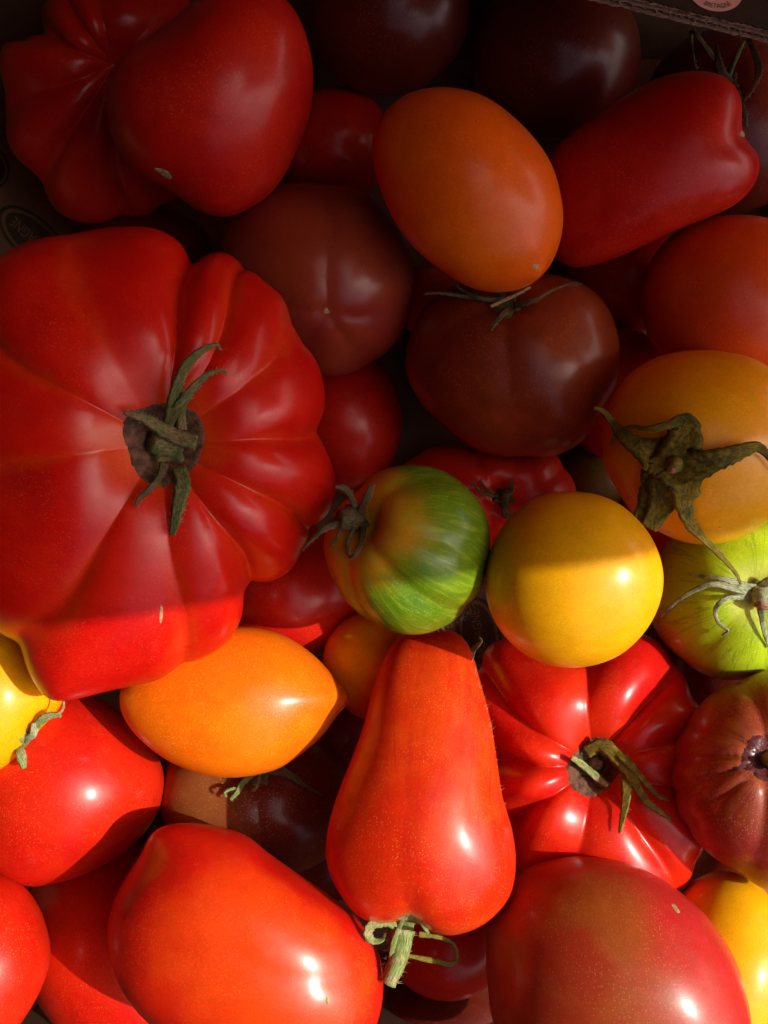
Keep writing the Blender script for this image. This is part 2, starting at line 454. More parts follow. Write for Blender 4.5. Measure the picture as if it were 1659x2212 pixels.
def tube(path3, radii, m, name, parent, K=14, cap=True, nsub=5, wob=.06, seed=0):
    P = catmull(path3, False, nsub); n = len(P); rs = np.random.RandomState(seed)
    rt = np.interp(np.linspace(0, 1, n), np.linspace(0, 1, len(radii)), radii)
    ref = np.array([.3, .2, .9]); vs, fs, lf = [], [], []
    ww = rs.uniform(-wob, wob, K)
    for i in range(n):
        t = P[min(i + 1, n - 1)] - P[max(i - 1, 0)]; t /= np.linalg.norm(t) + 1e-9
        a = np.cross(t, ref)
        if np.linalg.norm(a) < .1: a = np.cross(t, [1, 0, 0])
        a /= np.linalg.norm(a); b = np.cross(t, a)
        for k in range(K):
            q = 2 * math.pi * k / K
            vs.append(P[i] + (a * math.cos(q) + b * math.sin(q)) * rt[i] * (1 + ww[k] + .05 * rs.normal())); lf.append((2.2 * math.cos(q), 2.2 * math.sin(q), i * .2))
    for i in range(n - 1):
        for k in range(K):
            a, b = i * K + k, i * K + (k + 1) % K
            fs.append((a, a + K, b + K, b))
    if cap:
        fs.append(tuple(range(K))); fs.append(tuple(range(n * K - 1, (n - 1) * K - 1, -1)))
    o = link_mesh(name, np.array(vs) * S, fs, m, parent)
    at = o.data.attributes.new('leaf', 'FLOAT_VECTOR', 'POINT'); at.data.foreach_set('vector', np.array(lf, np.float32).ravel())
    return o

def sepals(F, parent, specs, m, thick=3.4):
    """each sepal: list of (x, y, lift above the skin), widths, optional material and twist"""
    hp = []
    for i, s in enumerate(specs):
        pts = []; zl = None
        for (x, y, l) in s[0]:
            p, zl = on(F, x, y, l, zl); pts.append(p)
        mm = s[2] if len(s) > 2 and s[2] else m
        strip(pts, s[1], thick, mm, 'sepal', parent, twist=(s[3] if len(s) > 3 else .45 * math.sin(i * 2.3)), seed=i)
        C = catmull(pts, False, 8); rs = np.random.RandomState(i + 50); wq = np.interp(np.linspace(0, 1, len(C)), np.linspace(0, 1, len(s[1])), s[1])
        for k in range(2, len(C) - 1):
            for sg in (-1, 1):
                if rs.rand() < .55: continue
                t = C[k + 1] - C[k - 1]; t /= np.linalg.norm(t) + 1e-9; sd = np.cross(t, (CAM - C[k]) / np.linalg.norm(CAM - C[k]))
                a = C[k] + sd * sg * wq[k] * .46; hp.append((a, a + sd * sg * rs.uniform(3, 8) + t * rs.uniform(-4, 5) + np.array([0, 0, rs.uniform(-2, 3)])))
    if hp: hairs(hp, HAIR, parent, .55)

def disc(F, x, y, r, lift, m, name='calyx', h=8, seed=0):
    """the small domed base of the calyx, five-lobed"""
    pts = []
    for k in range(15):
        a = 2 * math.pi * k / 15; q = r * (1 + .22 * math.cos(5 * a / 1 + seed)); pts.append((x + q * math.cos(a), y + q * math.sin(a)))
    return surf_patch(F, name, pts, m, lift, rings=4, rough=1.2, seed=seed + 3)

def hairs(pts, m, parent, r=.9, name='hairs'):
    """a fringe of fine hairs, joined: nobody could count them"""
    vs, fs = [], []
    for a, b in pts:
        a, b = np.array(a), np.array(b); t = b - a; t /= np.linalg.norm(t)
        s1 = np.cross(t, [.2, .3, .9]); s1 /= np.linalg.norm(s1); s2 = np.cross(t, s1); k = len(vs)
        for q in range(3):
            an = q * 2.094; vs.append(a + (s1 * math.cos(an) + s2 * math.sin(an)) * r)
        vs.append(b); fs += [(k, k + 1, k + 3), (k + 1, k + 2, k + 3), (k + 2, k, k + 3)]
    o = link_mesh(name, np.array(vs) * S, fs, m, parent); o['kind'] = 'stuff'
    return o

# ------------------------------------------------------------------ the fruit, from the top layer down
SPECS = []
Z = {}
def fr(key, z, mat, outline, label, name='tomato', **kw):
    d = dict(key=key, mat=mat, outline=outline, label=label, name=name, **kw)
    SPECS.append(d); Z[key] = z

fr('T15', -150, 'beef', [(-75,660),(-20,580),(20,545),(80,515),(150,500),(230,494),(300,500),(350,511),(398,532),(422,560),(470,561),(520,573),(552,603),(570,622),
   (605,648),(632,692),(652,738),(680,780),(697,830),(704,880),(701,925),(707,965),(718,1010),(722,1060),(710,1112),(680,1160),(652,1188),(630,1220),(592,1254),(552,1275),(529,1284),
   (524,1320),(503,1360),(480,1387),(432,1425),(385,1448),(340,1468),(295,1473),(230,1485),(165,1500),(122,1505),(92,1490),(62,1450),(38,1405),(0,1365),(-45,1300),(-90,1190),(-112,1050),(-112,900),(-100,760)],
   'large deeply ribbed red beefsteak tomato with a withered green calyx', 'beefsteak_tomato', pole=(350,960), stem=(0,0,1), hf=275, hb=240, dimple=(.42,.30), dome=.85, lumps=.017,
   lobes=[(3,.16),(36,.08),(60,.13),(81,.22),(118,.04),(149,.12),(186,.10),(237,.15),(271,.11),(302,.22),(331,.20)], plump=.42, wander=4.5, rim=.55, lobe_start=.8, na=400, nb=150)
fr('T5', -190, 'orange', [(803,330),(812,280),(838,236),(880,205),(930,191),(985,192),(1040,206),(1095,240),(1145,290),(1185,352),(1207,420),(1214,480),(1203,540),(1175,590),(1130,622),(1075,632),(1015,624),(955,590),(900,545),(855,485),(822,415)],
   'smooth egg-shaped orange tomato in the shade with a small nipple', bumps=[(1152,577,.05,.09),(1130,560,.015,.2)])
fr('T1', -190, 'red', [(232,220),(234,170),(262,125),(318,78),(375,35),(430,-5),(490,-32),(560,-32),(618,0),(655,50),(676,115),(679,180),(668,245),(645,310),(618,370),(580,420),(535,452),(490,470),(440,464),(395,436),(350,402),(300,375),(262,330),(242,280)],
   'smooth heart-shaped red tomato with a tan blossom scar near its tip', seed=3)
fr('T14', -120, 'zebra', [(703,1190),(712,1130),(738,1088),(775,1050),(815,1020),(865,1006),(920,1007),(975,1025),(1020,1060),(1048,1110),(1060,1170),(1055,1235),(1035,1290),(1000,1335),(955,1358),(905,1370),(850,1366),(800,1345),(760,1312),(728,1262)],
   'small green zebra-striped tomato with amber shoulders and a dry brown calyx', 'zebra_tomato', stem=(768,1130), dimple=(.34,.36), grooves=[(-62,.10,14,.8),(-20,.05,14,.8),(40,.05,16,.8),(110,.05,18,.8),(-120,.06,14,.8)], seed=21)
fr('T13', -80, 'yellow', [(1048,1265),(1051,1215),(1068,1165),(1098,1117),(1142,1083),(1195,1068),(1250,1066),(1305,1073),(1352,1098),(1393,1142),(1418,1195),(1427,1250),(1418,1305),(1392,1360),(1350,1405),(1300,1430),(1240,1438),(1180,1427),(1128,1400),(1085,1360),(1058,1315)],
   'round bright yellow tomato crossed by the edge of the shade, no calyx showing', lumps=.018)
fr('T17', -170, 'plum', [(868,1376),(900,1364),(945,1360),(985,1370),(1012,1395),(1024,1435),(1040,1490),(1060,1560),(1073,1640),(1085,1720),(1105,1790),(1113,1860),(1104,1925),(1075,1970),(1030,2005),(975,2022),(935,2018),(905,2003),(880,1992),(845,1996),(800,1990),(765,1968),(725,1915),(702,1855),(704,1790),(725,1715),(757,1640),(785,1570),(803,1505),(825,1440),(845,1400)],
   'long pear-shaped orange-red plum tomato standing stem down in the sun', 'plum_tomato', stem=(890,2018), pole=(915,1760), hf=195, grooves=[(98,.020,10,.9),(175,.03,14,.9),(20,.02,14,.9)], dimple=(.06,.2), na=160, nb=72)
fr('T16', -200, 'amber', [(262,1500),(275,1465),(310,1425),(360,1390),(420,1366),(490,1354),(560,1358),(620,1376),(675,1410),(712,1450),(735,1480),(750,1495),(757,1508),(748,1524),(728,1545),(700,1585),(660,1620),(610,1655),(560,1672),(500,1679),(440,1672),(385,1652),(335,1622),(290,1582),(265,1540)],
   'pointed amber-orange plum tomato in the sun, tip to the right', 'plum_tomato', hf=170, seed=8)
fr('T22', -150, 'flush', [(232,2010),(246,1945),(280,1885),(312,1845),(330,1810),(368,1786),(425,1778),(485,1786),(535,1806),(575,1840),(625,1875),(680,1910),(735,1950),(780,1990),(812,2040),(827,2110),(822,2180),(795,2250),(730,2310),(630,2330),(520,2318),(420,2275),(330,2212),(262,2130)],
   'large egg-shaped scarlet tomato with an orange flush and a glaring highlight', hf=235, stem=(810,2080), grooves=[(100,.03,12,.7),(150,.03,14,.8)], bumps=[(352,1815,.05,.25)], seed=12)
fr('T20', -140, 'rose', [(1048,2040),(1055,1975),(1085,1925),(1130,1885),(1185,1862),(1245,1852),(1310,1856),(1370,1870),(1430,1900),(1490,1945),(1540,1995),(1585,2060),(1612,2130),(1628,2210),(1622,2300),(1560,2400),(1440,2450),(1300,2440),(1180,2390),(1100,2300),(1062,2200),(1050,2110)],
   'big dusky rose tomato with a pink cheek at the bottom of the heap', hf=265, seed=14)
fr('T6', -260, 'red', [(1175,470),(1178,390),(1195,330),(1240,288),(1300,246),(1360,206),(1420,174),(1480,160),(1535,162),(1578,182),(1600,220),(1604,262),(1612,298),(1638,328),(1643,365),(1630,402),(1600,436),(1555,462),(1490,490),(1420,522),(1350,552),(1290,572),(1240,580),(1205,565),(1183,525)],
   'blocky red plum tomato in the shade with a notched shoulder', 'plum_tomato', stem=(1606,292), dimple=(.05,.25), grooves=[(180,.05,14,.8)], hf=150, seed=17)
fr('T11', -250, 'gold', [(1300,965),(1305,905),(1328,850),(1370,800),(1430,768),(1500,757),(1570,760),(1640,780),(1700,830),(1730,900),(1735,970),(1715,1050),(1670,1115),(1610,1155),(1540,1175),(1480,1170),(1420,1145),(1370,1110),(1335,1060),(1310,1015)],
   'golden yellow tomato with a flat star-shaped olive calyx', stem=(1450,1010), dimple=(.08,.22), seed=19, lumps=.006)
fr('T12', -420, 'lime', ell(1592,1285,192,184), 'sunlit lime-green striped tomato with a curling grey-green calyx', 'zebra_tomato', stem=(1632,1282), dimple=(.20,.30), grooves=[(-75,.06,12,.8),(-130,.04,14,.8),(160,.05,14,.8),(60,.05,14)], seed=23)
fr('T19', -240, 'russet', [(1449,1680),(1455,1620),(1475,1570),(1515,1520),(1565,1480),(1630,1455),(1700,1455),(1780,1500),(1830,1590),(1840,1700),(1810,1810),(1750,1890),(1690,1925),(1640,1918),(1590,1890),(1530,1845),(1485,1795),(1458,1740)],
   'russet-brown tomato freckled with gold, stem end facing up in the sun', stem=(1668,1640), dimple=(.18,.17), grooves=[(95,.05,10,.4),(140,.03,6,.3),(168,.05,6,.3),(192,.05,6,.3),(215,.03,6,.3),(-40,.05,10,.4),(-100,.05,9,.4)], hf=230, seed=25)
fr('T18', -440, 'ribbed', [(1020,1520),(1040,1420),(1110,1380),(1200,1370),(1290,1370),(1370,1368),(1430,1385),(1465,1425),(1485,1470),(1492,1505),(1515,1535),(1522,1600),(1510,1680),(1512,1750),(1518,1830),(1502,1862),(1490,1905),(1440,1960),(1360,1990),(1260,1985),(1160,1950),(1095,1890),(1050,1800),(1025,1700),(1012,1600)],
   'heavily folded red ribbed tomato lying in sun under the yellow one', 'ribbed_tomato', pole=(1285,1650), stem=(0,0,1), hf=230, hb=220, dimple=(.66,.30), dome=.72, lumps=.006,
   lobes=[(150,.24),(184,.26),(216,.30),(256,.14),(300,.18),(342,.14),(18,.14),(52,.28),(96,.20)], rim=.25, lobe_start=.62, plump=.5, wander=7, bumps=[(1190,1655,.10,.28),(1180,1722,.10,.26),(1225,1545,.10,.34),(1400,1770,-.12,.55),(1420,1640,-.08,.45)], na=256, nb=100)
fr('T9', -400, 'purple', [(470,570),(482,510),(510,455),(560,412),(625,393),(690,392),(755,402),(815,435),(850,480),(880,525),(897,580),(900,630),(888,690),(865,735),(825,775),(770,802),(705,810),(640,792),(570,755),(510,700),(478,640)],
   'plum-purple tomato with a star-creased blossom end facing the viewer', stem=(706,672), dimple=(.05,.13), grooves=[(88,.034,20,.28),(178,.040,16,.28),(-8,.036,16,.28),(-58,.034,18,.28),(-125,.022,18,.28)], seed=27, lumps=.008)
fr('T10', -420, 'brown', [(876,800),(882,735),(905,680),(950,635),(1010,605),(1080,592),(1160,590),(1230,602),(1290,635),(1325,690),(1340,760),(1332,830),(1305,890),(1268,945),(1215,980),(1150,992),(1080,990),(1020,970),(960,925),(910,875)],
   'dark chocolate-brown tomato with hairy sepals under the orange egg-shaped one', stem=(1092,660), dimple=(.14,.26), grooves=[(-88,.04,16,.7),(-30,.03,16,.7),(-150,.03,16,.7)], seed=29)
fr('T23', -330, 'scarlet', [(-80,1700),(-70,1610),(-30,1540),(40,1495),(120,1480),(200,1500),(265,1540),(320,1600),(350,1665),(348,1725),(325,1780),(280,1830),(220,1870),(150,1900),(65,1914),(0,1890),(-50,1830)],
   'round red tomato below the beefsteak, half crossed by the amber one\'s shadow', seed=31)
fr('T24', -300, 'yellow', [(-180,1500),(-160,1400),(-100,1330),(-20,1310),(50,1350),(95,1420),(135,1505),(120,1540),(85,1580),(50,1620),(0,1660),(-70,1680),(-140,1620)],
   'yellow tomato at the left edge with torn green sepals', stem=(68,1595), hf=150, seed=33)
fr('T25', -150, 'scarlet', [(-260,2060),(-220,1950),(-140,1895),(-60,1878),(0,1886),(50,1915),(86,1965),(105,2030),(104,2085),(80,2150),(40,2215),(-20,2290),(-110,2330),(-200,2290),(-250,2180)],
   'plain vermilion tomato cut off by the bottom left corner', seed=35)
fr('T8', -420, 'coral', [(1387,655),(1392,600),(1415,545),(1460,500),(1520,475),(1590,465),(1670,475),(1740,520),(1780,600),(1780,690),(1740,770),(1670,820),(1590,840),(1510,825),(1440,780),(1400,720)],
   'orange-red tomato in shade above the golden one at the right edge', seed=37)
fr('T2', -480, 'red', [(5,250),(8,200),(-4,150),(0,105),(18,75),(42,66),(75,85),(92,95),(88,50),(95,5),(130,-35),(200,-50),(300,-50),(400,-20),(430,60),(440,180),(430,300),(400,400),(340,452),(280,474),(215,484),(165,480),(115,455),(90,420),(75,385),(45,350),(15,310)],
   'folded dark red ribbed tomato tucked behind the heart-shaped one', 'ribbed_tomato', pole=(245,140), stem=(0,0,1), hf=190, hb=160, dimple=(.3,.3), lumps=.006,
   lobes=[(158,.16),(200,.14),(232,.22),(262,.18),(281,.10),(300,.16),(125,.16),(95,.1),(40,.1)], rim=.3, lobe_start=.6, na=192, nb=80)
fr('T3', -430, 'dark', ell(838,25,178,180), 'very dark maroon tomato at the top beside the heart-shaped one', seed=39)
fr('T4', -480, 'dark', ell(1198,115,186,190,10), 'near-black maroon tomato behind the orange egg-shaped one', seed=41)
fr('T7', -520, 'dark', ell(1570,260,185,200), 'dark tomato under the box flap with long trailing sepals', stem=(1560,180), dimple=(.1,.3), seed=43)
fr('T21', -230, 'yellow', ell(1566,2095,150,218), 'sunny yellow tomato at the bottom right behind the rose one', seed=45)
fr('T26', -420, 'scarlet', ell(265,2050,215,240,20), 'shaded red tomato wedged beneath the scarlet egg-shaped one', seed=47)
fr('T27', -480, 'umber', ell(560,1725,218,172,0), 'brown tomato with a pale sunlit patch below the amber one', stem=(545,1665), dimple=(.1,.3), grooves=[(-80,.03,14,.7),(-30,.03,14,.7)], seed=49)
fr('T28', -500, 'yellow', ell(825,1440,118,130,60), 'orange tomato in the gap behind the long plum one', seed=51)
fr('T29', -480, 'red', ell(630,1280,162,150,0), 'plain red tomato in the gap right of the beefsteak', seed=53)
fr('T30', -600, 'red', ell(745,910,125,155), 'shaded red tomato between the beefsteak and the brown one', seed=55)
fr('T31', -560, 'ribbed', [(840,1070),(870,1000),(930,965),(1000,955),(1080,965),(1150,960),(1215,985),(1245,1040),(1235,1110),(1180,1170),(1100,1205),(1010,1205),(920,1190),(860,1140)],
   'dim red ribbed tomato with a dark calyx, squeezed above the yellow one', 'ribbed_tomato', stem=(1085,1075), dimple=(.2,.3), grooves=[(60,.08,12),(110,.08,12),(150,.06,10),(20,.08,12),(-40,.06,12),(-100,.06,12)], seed=57)
fr('T32', -600, 'red', ell(1345,860,120,150), 'red tomato peeping out between the brown and the golden ones', seed=59)
fr('T33', -640, 'red', ell(1355,600,135,120), 'deep red tomato in the gap below the notched plum one', seed=61)
fr('T34', -620, 'red', ell(722,310,125,125), 'deep red tomato in the gap left of the orange egg-shaped one', seed=63)
fr('T35', -660, 'coral', ell(930,650,78,80), 'small orange-red tomato peeping between the purple and brown ones', seed=65)
fr('T36', -560, 'red', ell(965,2045,125,120), 'shaded red tomato behind the stem of the long plum', seed=67)
fr('T37', -640, 'dark', ell(960,2225,150,130), 'dark maroon tomato at the bottom between scarlet and rose ones', seed=69)  # dark skin puts shade into the colour of a brown-red fruit
fr('T38', -640, 'dark', ell(310,540,150,90), 'dark tomato in the gap above the beefsteak', seed=71)
fr('T41', -620, 'olive', ell(1285,1035,85,80), 'small olive-green tomato deep in the gap left of the golden one', seed=73)
fr('T42', -640, 'umber', ell(745,1610,120,150), 'brown tomato deep between the amber one and the orange one', seed=75)
fr('T43', -760, 'red', ell(1425,1125,95,95), 'red tomato glimpsed between the round yellow and the golden ones', seed=79)  # added filler, hides the pale lit floor here
fr('T44', -740, 'dark', ell(1590,1450,150,150), 'dark tomato in the gap between the lime striped and the russet ones', seed=81)  # added filler: dark skin stands in for shaded card
fr('T45', -740, 'umber', ell(1590,1900,130,110), 'brown tomato in the gap above the sunny yellow one at the right', seed=83)  # added brown filler where the gap holds only shade
fr('T46', -760, 'umber', ell(330,1790,85,75), 'brown tomato glimpsed deep between the three red ones at lower left', seed=85)  # added over the floor in place of dim card
fr('T47', -780, 'dark', ell(850,2150,90,90), 'dark tomato in the gap below the fresh green stem', seed=87)  # added dark filler for the shade in this gap
fr('T48', -760, 'dark', ell(705,1850,105,100), 'dark tomato deep in the gap left of the long plum one', seed=89)  # added dark filler, covers the lit strip of floor
fr('T40', -620, 'red', ell(-60,600,85,70), 'sliver of red tomato at the left edge above the beefsteak', seed=77)

ORDER_Z = {'T16':-300,'T12':-400,'T19':-240,'T18':-440,'T9':-500,'T10':-480,'T24':-250,'T25':-210,'T26':-530,'T27':-570,'T28':-470,'T23':-410,'T29':-600,'T30':-780,'T31':-690,'T32':-730,'T33':-760,'T35':-710,'T37':-650,'T38':-740,'T41':-800,'T42':-720}
Z.update(ORDER_Z)
# BUILD
FR = {sp['key']: make_fruit(sp, Z[sp['key']]) for sp in SPECS}

# ------------------------------------------------------------------ calyces, stems and scars
F = FR['T15']
surf_patch(F, 'corky_hollow', [(262,915),(290,885),(345,868),(385,868),(420,885),(440,915),(444,950),(432,990),(415,1018),(385,1040),(350,1055),(310,1040),(285,1010),(270,965)], CORK, 3, rings=12, rough=3.0)
cx = disc(F, 362, 960, 48, 14, LEAF, seed=2)
sepals(F, cx, [
  ([(360,930,34),(372,880,60),(385,830,50),(405,785,45),(440,755,45),(468,745,40),(474,757,30)], [22,26,24,20,14,8,5]),
  ([(378,900,40),(385,860,40),(388,810,34),(398,785,30),(408,778,30)], [10,10,9,8,5]),
  ([(350,930,36),(385,880,60),(415,840,55),(445,812,45),(475,800,40),(490,806,35)], [24,24,18,13,8,5]),
  ([(425,955,40),(385,945,55),(345,925,58),(310,902,48),(275,893,35),(270,888,32)], [34,34,30,22,12,7]),
  ([(395,880,40),(392,915,40),(398,950,34)], [14,18,16]),
  ([(385,1010,30),(395,1040,34),(388,1080,26),(380,1120,24),(372,1156,20)], [28,36,32,24,12]),
  ([(355,1000,26),(345,1030,26),(325,1055,24),(300,1078,20),(293,1093,18)], [18,16,14,11,8], DRY),
], LEAF)
q0 = on(F, 362, 960, 12)[0]; tube([q0, q0 + np.array([-12, 0, 26]), q0 + np.array([-26, 2, 42])], [30, 26, 20], LEAF, 'stem', F.o)

F = FR['T11']
cx = disc(F, 1450, 1005, 60, 6, OLIVE, seed=1)
sepals(F, cx, [
  ([(1450,1005,8),(1420,985,10),(1385,968,18),(1350,945,30),(1325,915,40),(1305,890,45),(1283,880,45)], [96,84,52,32,18,12,6], None),
  ([(1450,1005,8),(1475,960,10),(1484,920,24),(1470,909,30),(1440,918,34),(1400,926,32),(1360,922,26),(1332,935,20),(1318,960,12)], [92,88,62,30,20,15,10,9,6], OLIVE, .7),
  ([(1450,1005,8),(1500,1005,12),(1550,992,24),(1600,975,34),(1635,965,38),(1659,985,30),(1680,1020,26)], [96,72,48,34,24,16,8], OLIVE),
  ([(1450,1005,8),(1425,1050,8),(1405,1090,12),(1380,1128,14)], [100,90,66,40]),
  ([(1450,1005,8),(1440,1055,8),(1425,1095,12),(1400,1140,14)], [100,84,60,36]),
  ([(1455,1005,8),(1478,1050,9),(1475,1085,16),(1490,1130,26),(1520,1165,40),(1560,1205,55),(1590,1240,60),(1600,1262,55)], [92,78,42,28,18,14,9,5], OLIVE, .6),
], OLIVE)
p = on(F, 1456, 1002, 4)[0]
tube([p, p + np.array([-4, -3, 18]), p + np.array([-14, -14, 28])], [22, 18, 11], OLIVE, 'stem', F.o)
e = p + np.array([-15.5, -15.6, 29.2]); tube([e, e + np.array([-1.2, -1.3, 1.2])], [10, 8], CUT, 'stem_cut', F.o)

F = FR['T12']
cx = disc(F, 1632, 1280, 26, 6, GREY, seed=2)
sepals(F, cx, [
  ([(1632,1272,16),(1600,1262,26),(1560,1250,30),(1520,1246,28),(1488,1240,22)], [22,18,13,10,6]),
  ([(1630,1285,16),(1590,1272,26),(1540,1262,32),(1500,1275,30),(1460,1300,24),(1425,1334,18)], [22,20,15,12,10,6]),
  ([(1632,1292,14),(1600,1290,22),(1565,1295,26),(1545,1318,24),(1552,1345,18),(1572,1362,14),(1560,1372,10)], [16,14,12,10,9,8,5]),
  ([(1640,1290,14),(1645,1330,20),(1652,1370,16),(1662,1400,10)], [16,14,10,6]),
  ([(1640,1270,16),(1665,1255,24),(1700,1262,20)], [24,20,10]),
], GREY)
p = on(F, 1636, 1284, 4)[0]
tube([p, p + np.array([2, -6, 22]), p + np.array([-6, -22, 40])], [26, 22, 17], GREY, 'stem', F.o, wob=.15)
e = p + np.array([-6.8, -24, 41.8]); tube([e, e + np.array([-.6, -1.4, 1.2])], [15, 12], CUT, 'stem_cut', F.o)

F = FR['T14']
cx = disc(F, 765, 1120, 34, 6, DRY, seed=4)
sepals(F, cx, [
  ([(775,1110,14),(790,1080,20),(800,1055,26),(808,1045,26)], [14,16,12,6], DRY),
  ([(770,1100,18),(752,1062,30),(735,1052,40),(724,1054,44)], [14,14,12,5], DRY),
  ([(765,1125,20),(735,1130,40),(705,1140,55),(675,1165,60),(650,1190,60)], [18,16,14,7,4], DRY),
  ([(755,1110,22),(730,1118,36),(712,1128,44)], [14,14,8], DRY),
  ([(765,1140,16),(752,1170,22),(750,1195,22),(756,1204,20)], [9,9,8,5], DRY),
  ([(785,1140,16),(780,1175,20),(768,1196,22),(757,1205,22)], [14,13,10,5], DRY),
  ([(740,1130,22),(728,1160,20),(715,1180,20)], [7,7,6], DRY),
], DRY)
p = on(F, 765, 1122, 2)[0]; tube([p, p + np.array([-14, 2, 18]), p + np.array([-32, 2, 28])], [26, 24, 20], DRY, 'stem', F.o, wob=.15)

F = FR['T10']
cx = disc(F, 1095, 658, 30, 6, LEAF, seed=5)
sepals(F, cx, [
  ([(1085,650,14),(1040,645,26),(1000,628,34),(985,612,40),(992,605,42)], [18,11,8,6,3]),
  ([(1080,650,12),(1000,640,20),(950,633,22),(914,636,20)], [16,10,8,4]),
  ([(1100,668,14),(1085,680,26),(1072,695,26),(1059,714,22)], [22,17,11,5]),
  ([(1110,660,14),(1150,650,24),(1190,628,26),(1225,615,24),(1255,612,20)], [17,10,8,7,4]),
  ([(1060,662,20),(1090,648,34),(1120,634,42),(1146,620,46)], [9,9,8,6], TAN),
], DRY)

F = FR['T18']
surf_patch(F, 'corky_hollow', [(1222,1660),(1240,1625),(1265,1600),(1300,1590),(1335,1610),(1345,1650),(1325,1690),(1290,1720),(1260,1722),(1232,1700)], CORK, 3, rings=10, rough=3.0)
cx = disc(F, 1285, 1650, 40, 8, DRY, seed=6)
sepals(F, cx, [
  ([(1265,1625,30),(1300,1610,40),(1335,1640,42),(1365,1680,40),(1395,1730,34),(1450,1770,22)], [30,36,34,26,16,8], OLIVE),
  ([(1320,1620,34),(1350,1640,36),(1385,1680,30),(1420,1718,22),(1444,1727,18)], [18,22,16,10,5], OLIVE),
  ([(1345,1668,30),(1353,1700,34),(1350,1740,28),(1342,1780,22),(1338,1800,18)], [20,26,20,12,6], OLIVE),
  ([(1235,1636,44),(1262,1655,50),(1290,1680,46),(1312,1698,36)], [14,18,20,12], FRESH),
], DRY)
p = on(F, 1282, 1648, 6)[0]; tube([p, p + np.array([-2, 4, 26])], [26, 20], DRY, 'stem', F.o, wob=.15)
e = p + np.array([-2.2, 4.3, 27.5]); tube([e, e + np.array([0, 0, 2])], [17, 14], CUT, 'stem_cut', F.o, wob=.2)

F = FR['T17']
zt = on(F, 890, 1990, 0)[1]
nb_ = W(868, 2010, zt - 10); tip = W(838, 2125, zt + 30)
tube([nb_, nb_ * .55 + tip * .45 + np.array([8, 0, 6]), tip], [28, 20, 17], FRESH, 'stem', F.o)
cx = disc(F, 880, 1992, 20, 3, FRESH, seed=7)
def wp(pts): return [W(x, y, zt + l) for x, y, l in pts]
strip(wp([(862,2005,6),(870,1985,20),(886,1974,26),(905,1985,26),(918,2005,22),(926,2016,18)]), [10,12,12,11,9,6], 5, FRESH, 'sepal', cx)
strip(wp([(858,2000,8),(830,1990,16),(805,1995,22),(795,2015,22),(806,2032,18),(826,2030,10),(832,2015,6)]), [18,24,25,24,20,14,8], 4, FRESH, 'sepal', cx, twist=.8)
strip(wp([(862,2005,16),(852,2030,26),(846,2055,26),(842,2080,20)]), [12,14,12,8], 5, FRESH, 'sepal', cx)
strip(wp([(905,2018,-30),(950,2025,-60),(978,2038,-70),(988,2062,-75),(978,2082,-78),(940,2076,-72),(900,2068,-55),(880,2064,-40)]), [13,10,7,8,11,13,11,6], 3, OLIVE, 'sepal', cx)
rs = np.random.RandomState(4); hp = []
for k in range(60):
    t = rs.uniform(.05, .95); a = nb_ * (1 - t) + tip * t; sgn = 1 if rs.rand() > .4 else -1
    a = a + np.array([sgn * (24 - 9 * t), 0, rs.uniform(-8, 12)]); hp.append((a, a + np.array([sgn * rs.uniform(6, 20), rs.uniform(-8, 5), rs.uniform(-4, 6)])))
hairs(hp, TAN, F.o, .8)

F = FR['T27']
cx = disc(F, 560, 1672, 26, 6, LEAF, seed=8)
sepals(F, cx, [
  ([(550,1668,10),(525,1690,30),(512,1712,40),(498,1728,38)], [18,16,13,8], FRESH),
  ([(522,1706,34),(502,1704,40),(486,1712,40),(490,1722,38)], [8,8,7,4], FRESH),
  ([(560,1670,10),(556,1695,30),(545,1710,34)], [12,10,6], FRESH),
  ([(570,1668,10),(610,1665,20),(650,1690,22),(698,1720,16)], [18,26,16,6], LEAF),
], LEAF)
F = FR['T24']
cx = disc(F, 60, 1600, 18, 4, FRESH, seed=9)
zt = F.c[2] + 60
strip(wp([(60,1590,0),(85,1560,20),(110,1545,26),(132,1546,28)]), [16,22,18,10], 5, FRESH, 'sepal', cx)
strip(wp([(112,1547,26),(134,1535,30),(138,1515,30)]), [8,7,5], 4, TAN, 'sepal', cx)
strip(wp([(52,1600,0),(72,1585,24),(72,1562,26)]), [16,20,10], 5, GREY, 'sepal', cx)
strip(wp([(40,1612,0),(45,1630,24),(52,1660,26)]), [22,24,12], 5, FRESH, 'sepal', cx)
F = FR['T7']
cx = disc(F, 1572, 175, 26, 5, DRY, seed=10)
sepals(F, cx, [
  ([(1560,150,10),(1500,70,30),(1494,90,40),(1498,125,40),(1505,150,36)], [14,10,7,6,5], LEAF),
  ([(1575,180,10),(1556,150,30),(1550,120,34),(1548,95,34)], [24,22,14,6], DRY),
  ([(1575,165,10),(1610,85,40),(1630,115,46),(1640,150,46),(1630,185,40),(1605,220,30)], [10,10,14,20,12,6], LEAF),
  ([(1590,190,12),(1610,250,20),(1612,275,20)], [14,10,5], DRY),
], DRY)
F = FR['T31']
cx = disc(F, 1088, 1075, 24, 6, DRY, seed=11)
sepals(F, cx, [
  ([(1085,1070,16),(1060,1070,24),(1035,1060,26),(1018,1035,24)], [14,10,8,5], LEAF),
  ([(1075,1070,16),(1050,1055,22),(1038,1035,22)], [10,8,5], LEAF),
  ([(1098,1070,16),(1106,1050,24),(1100,1040,26)], [16,14,8], DRY),
  ([(1090,1090,16),(1095,1115,24),(1130,1110,26),(1165,1085,26),(1182,1075,26)], [18,16,16,12,6], LEAF),
  ([(1130,1105,22),(1165,1072,30),(1210,1066,36),(1240,1065,36)], [9,8,6,4], LEAF),
], LEAF)
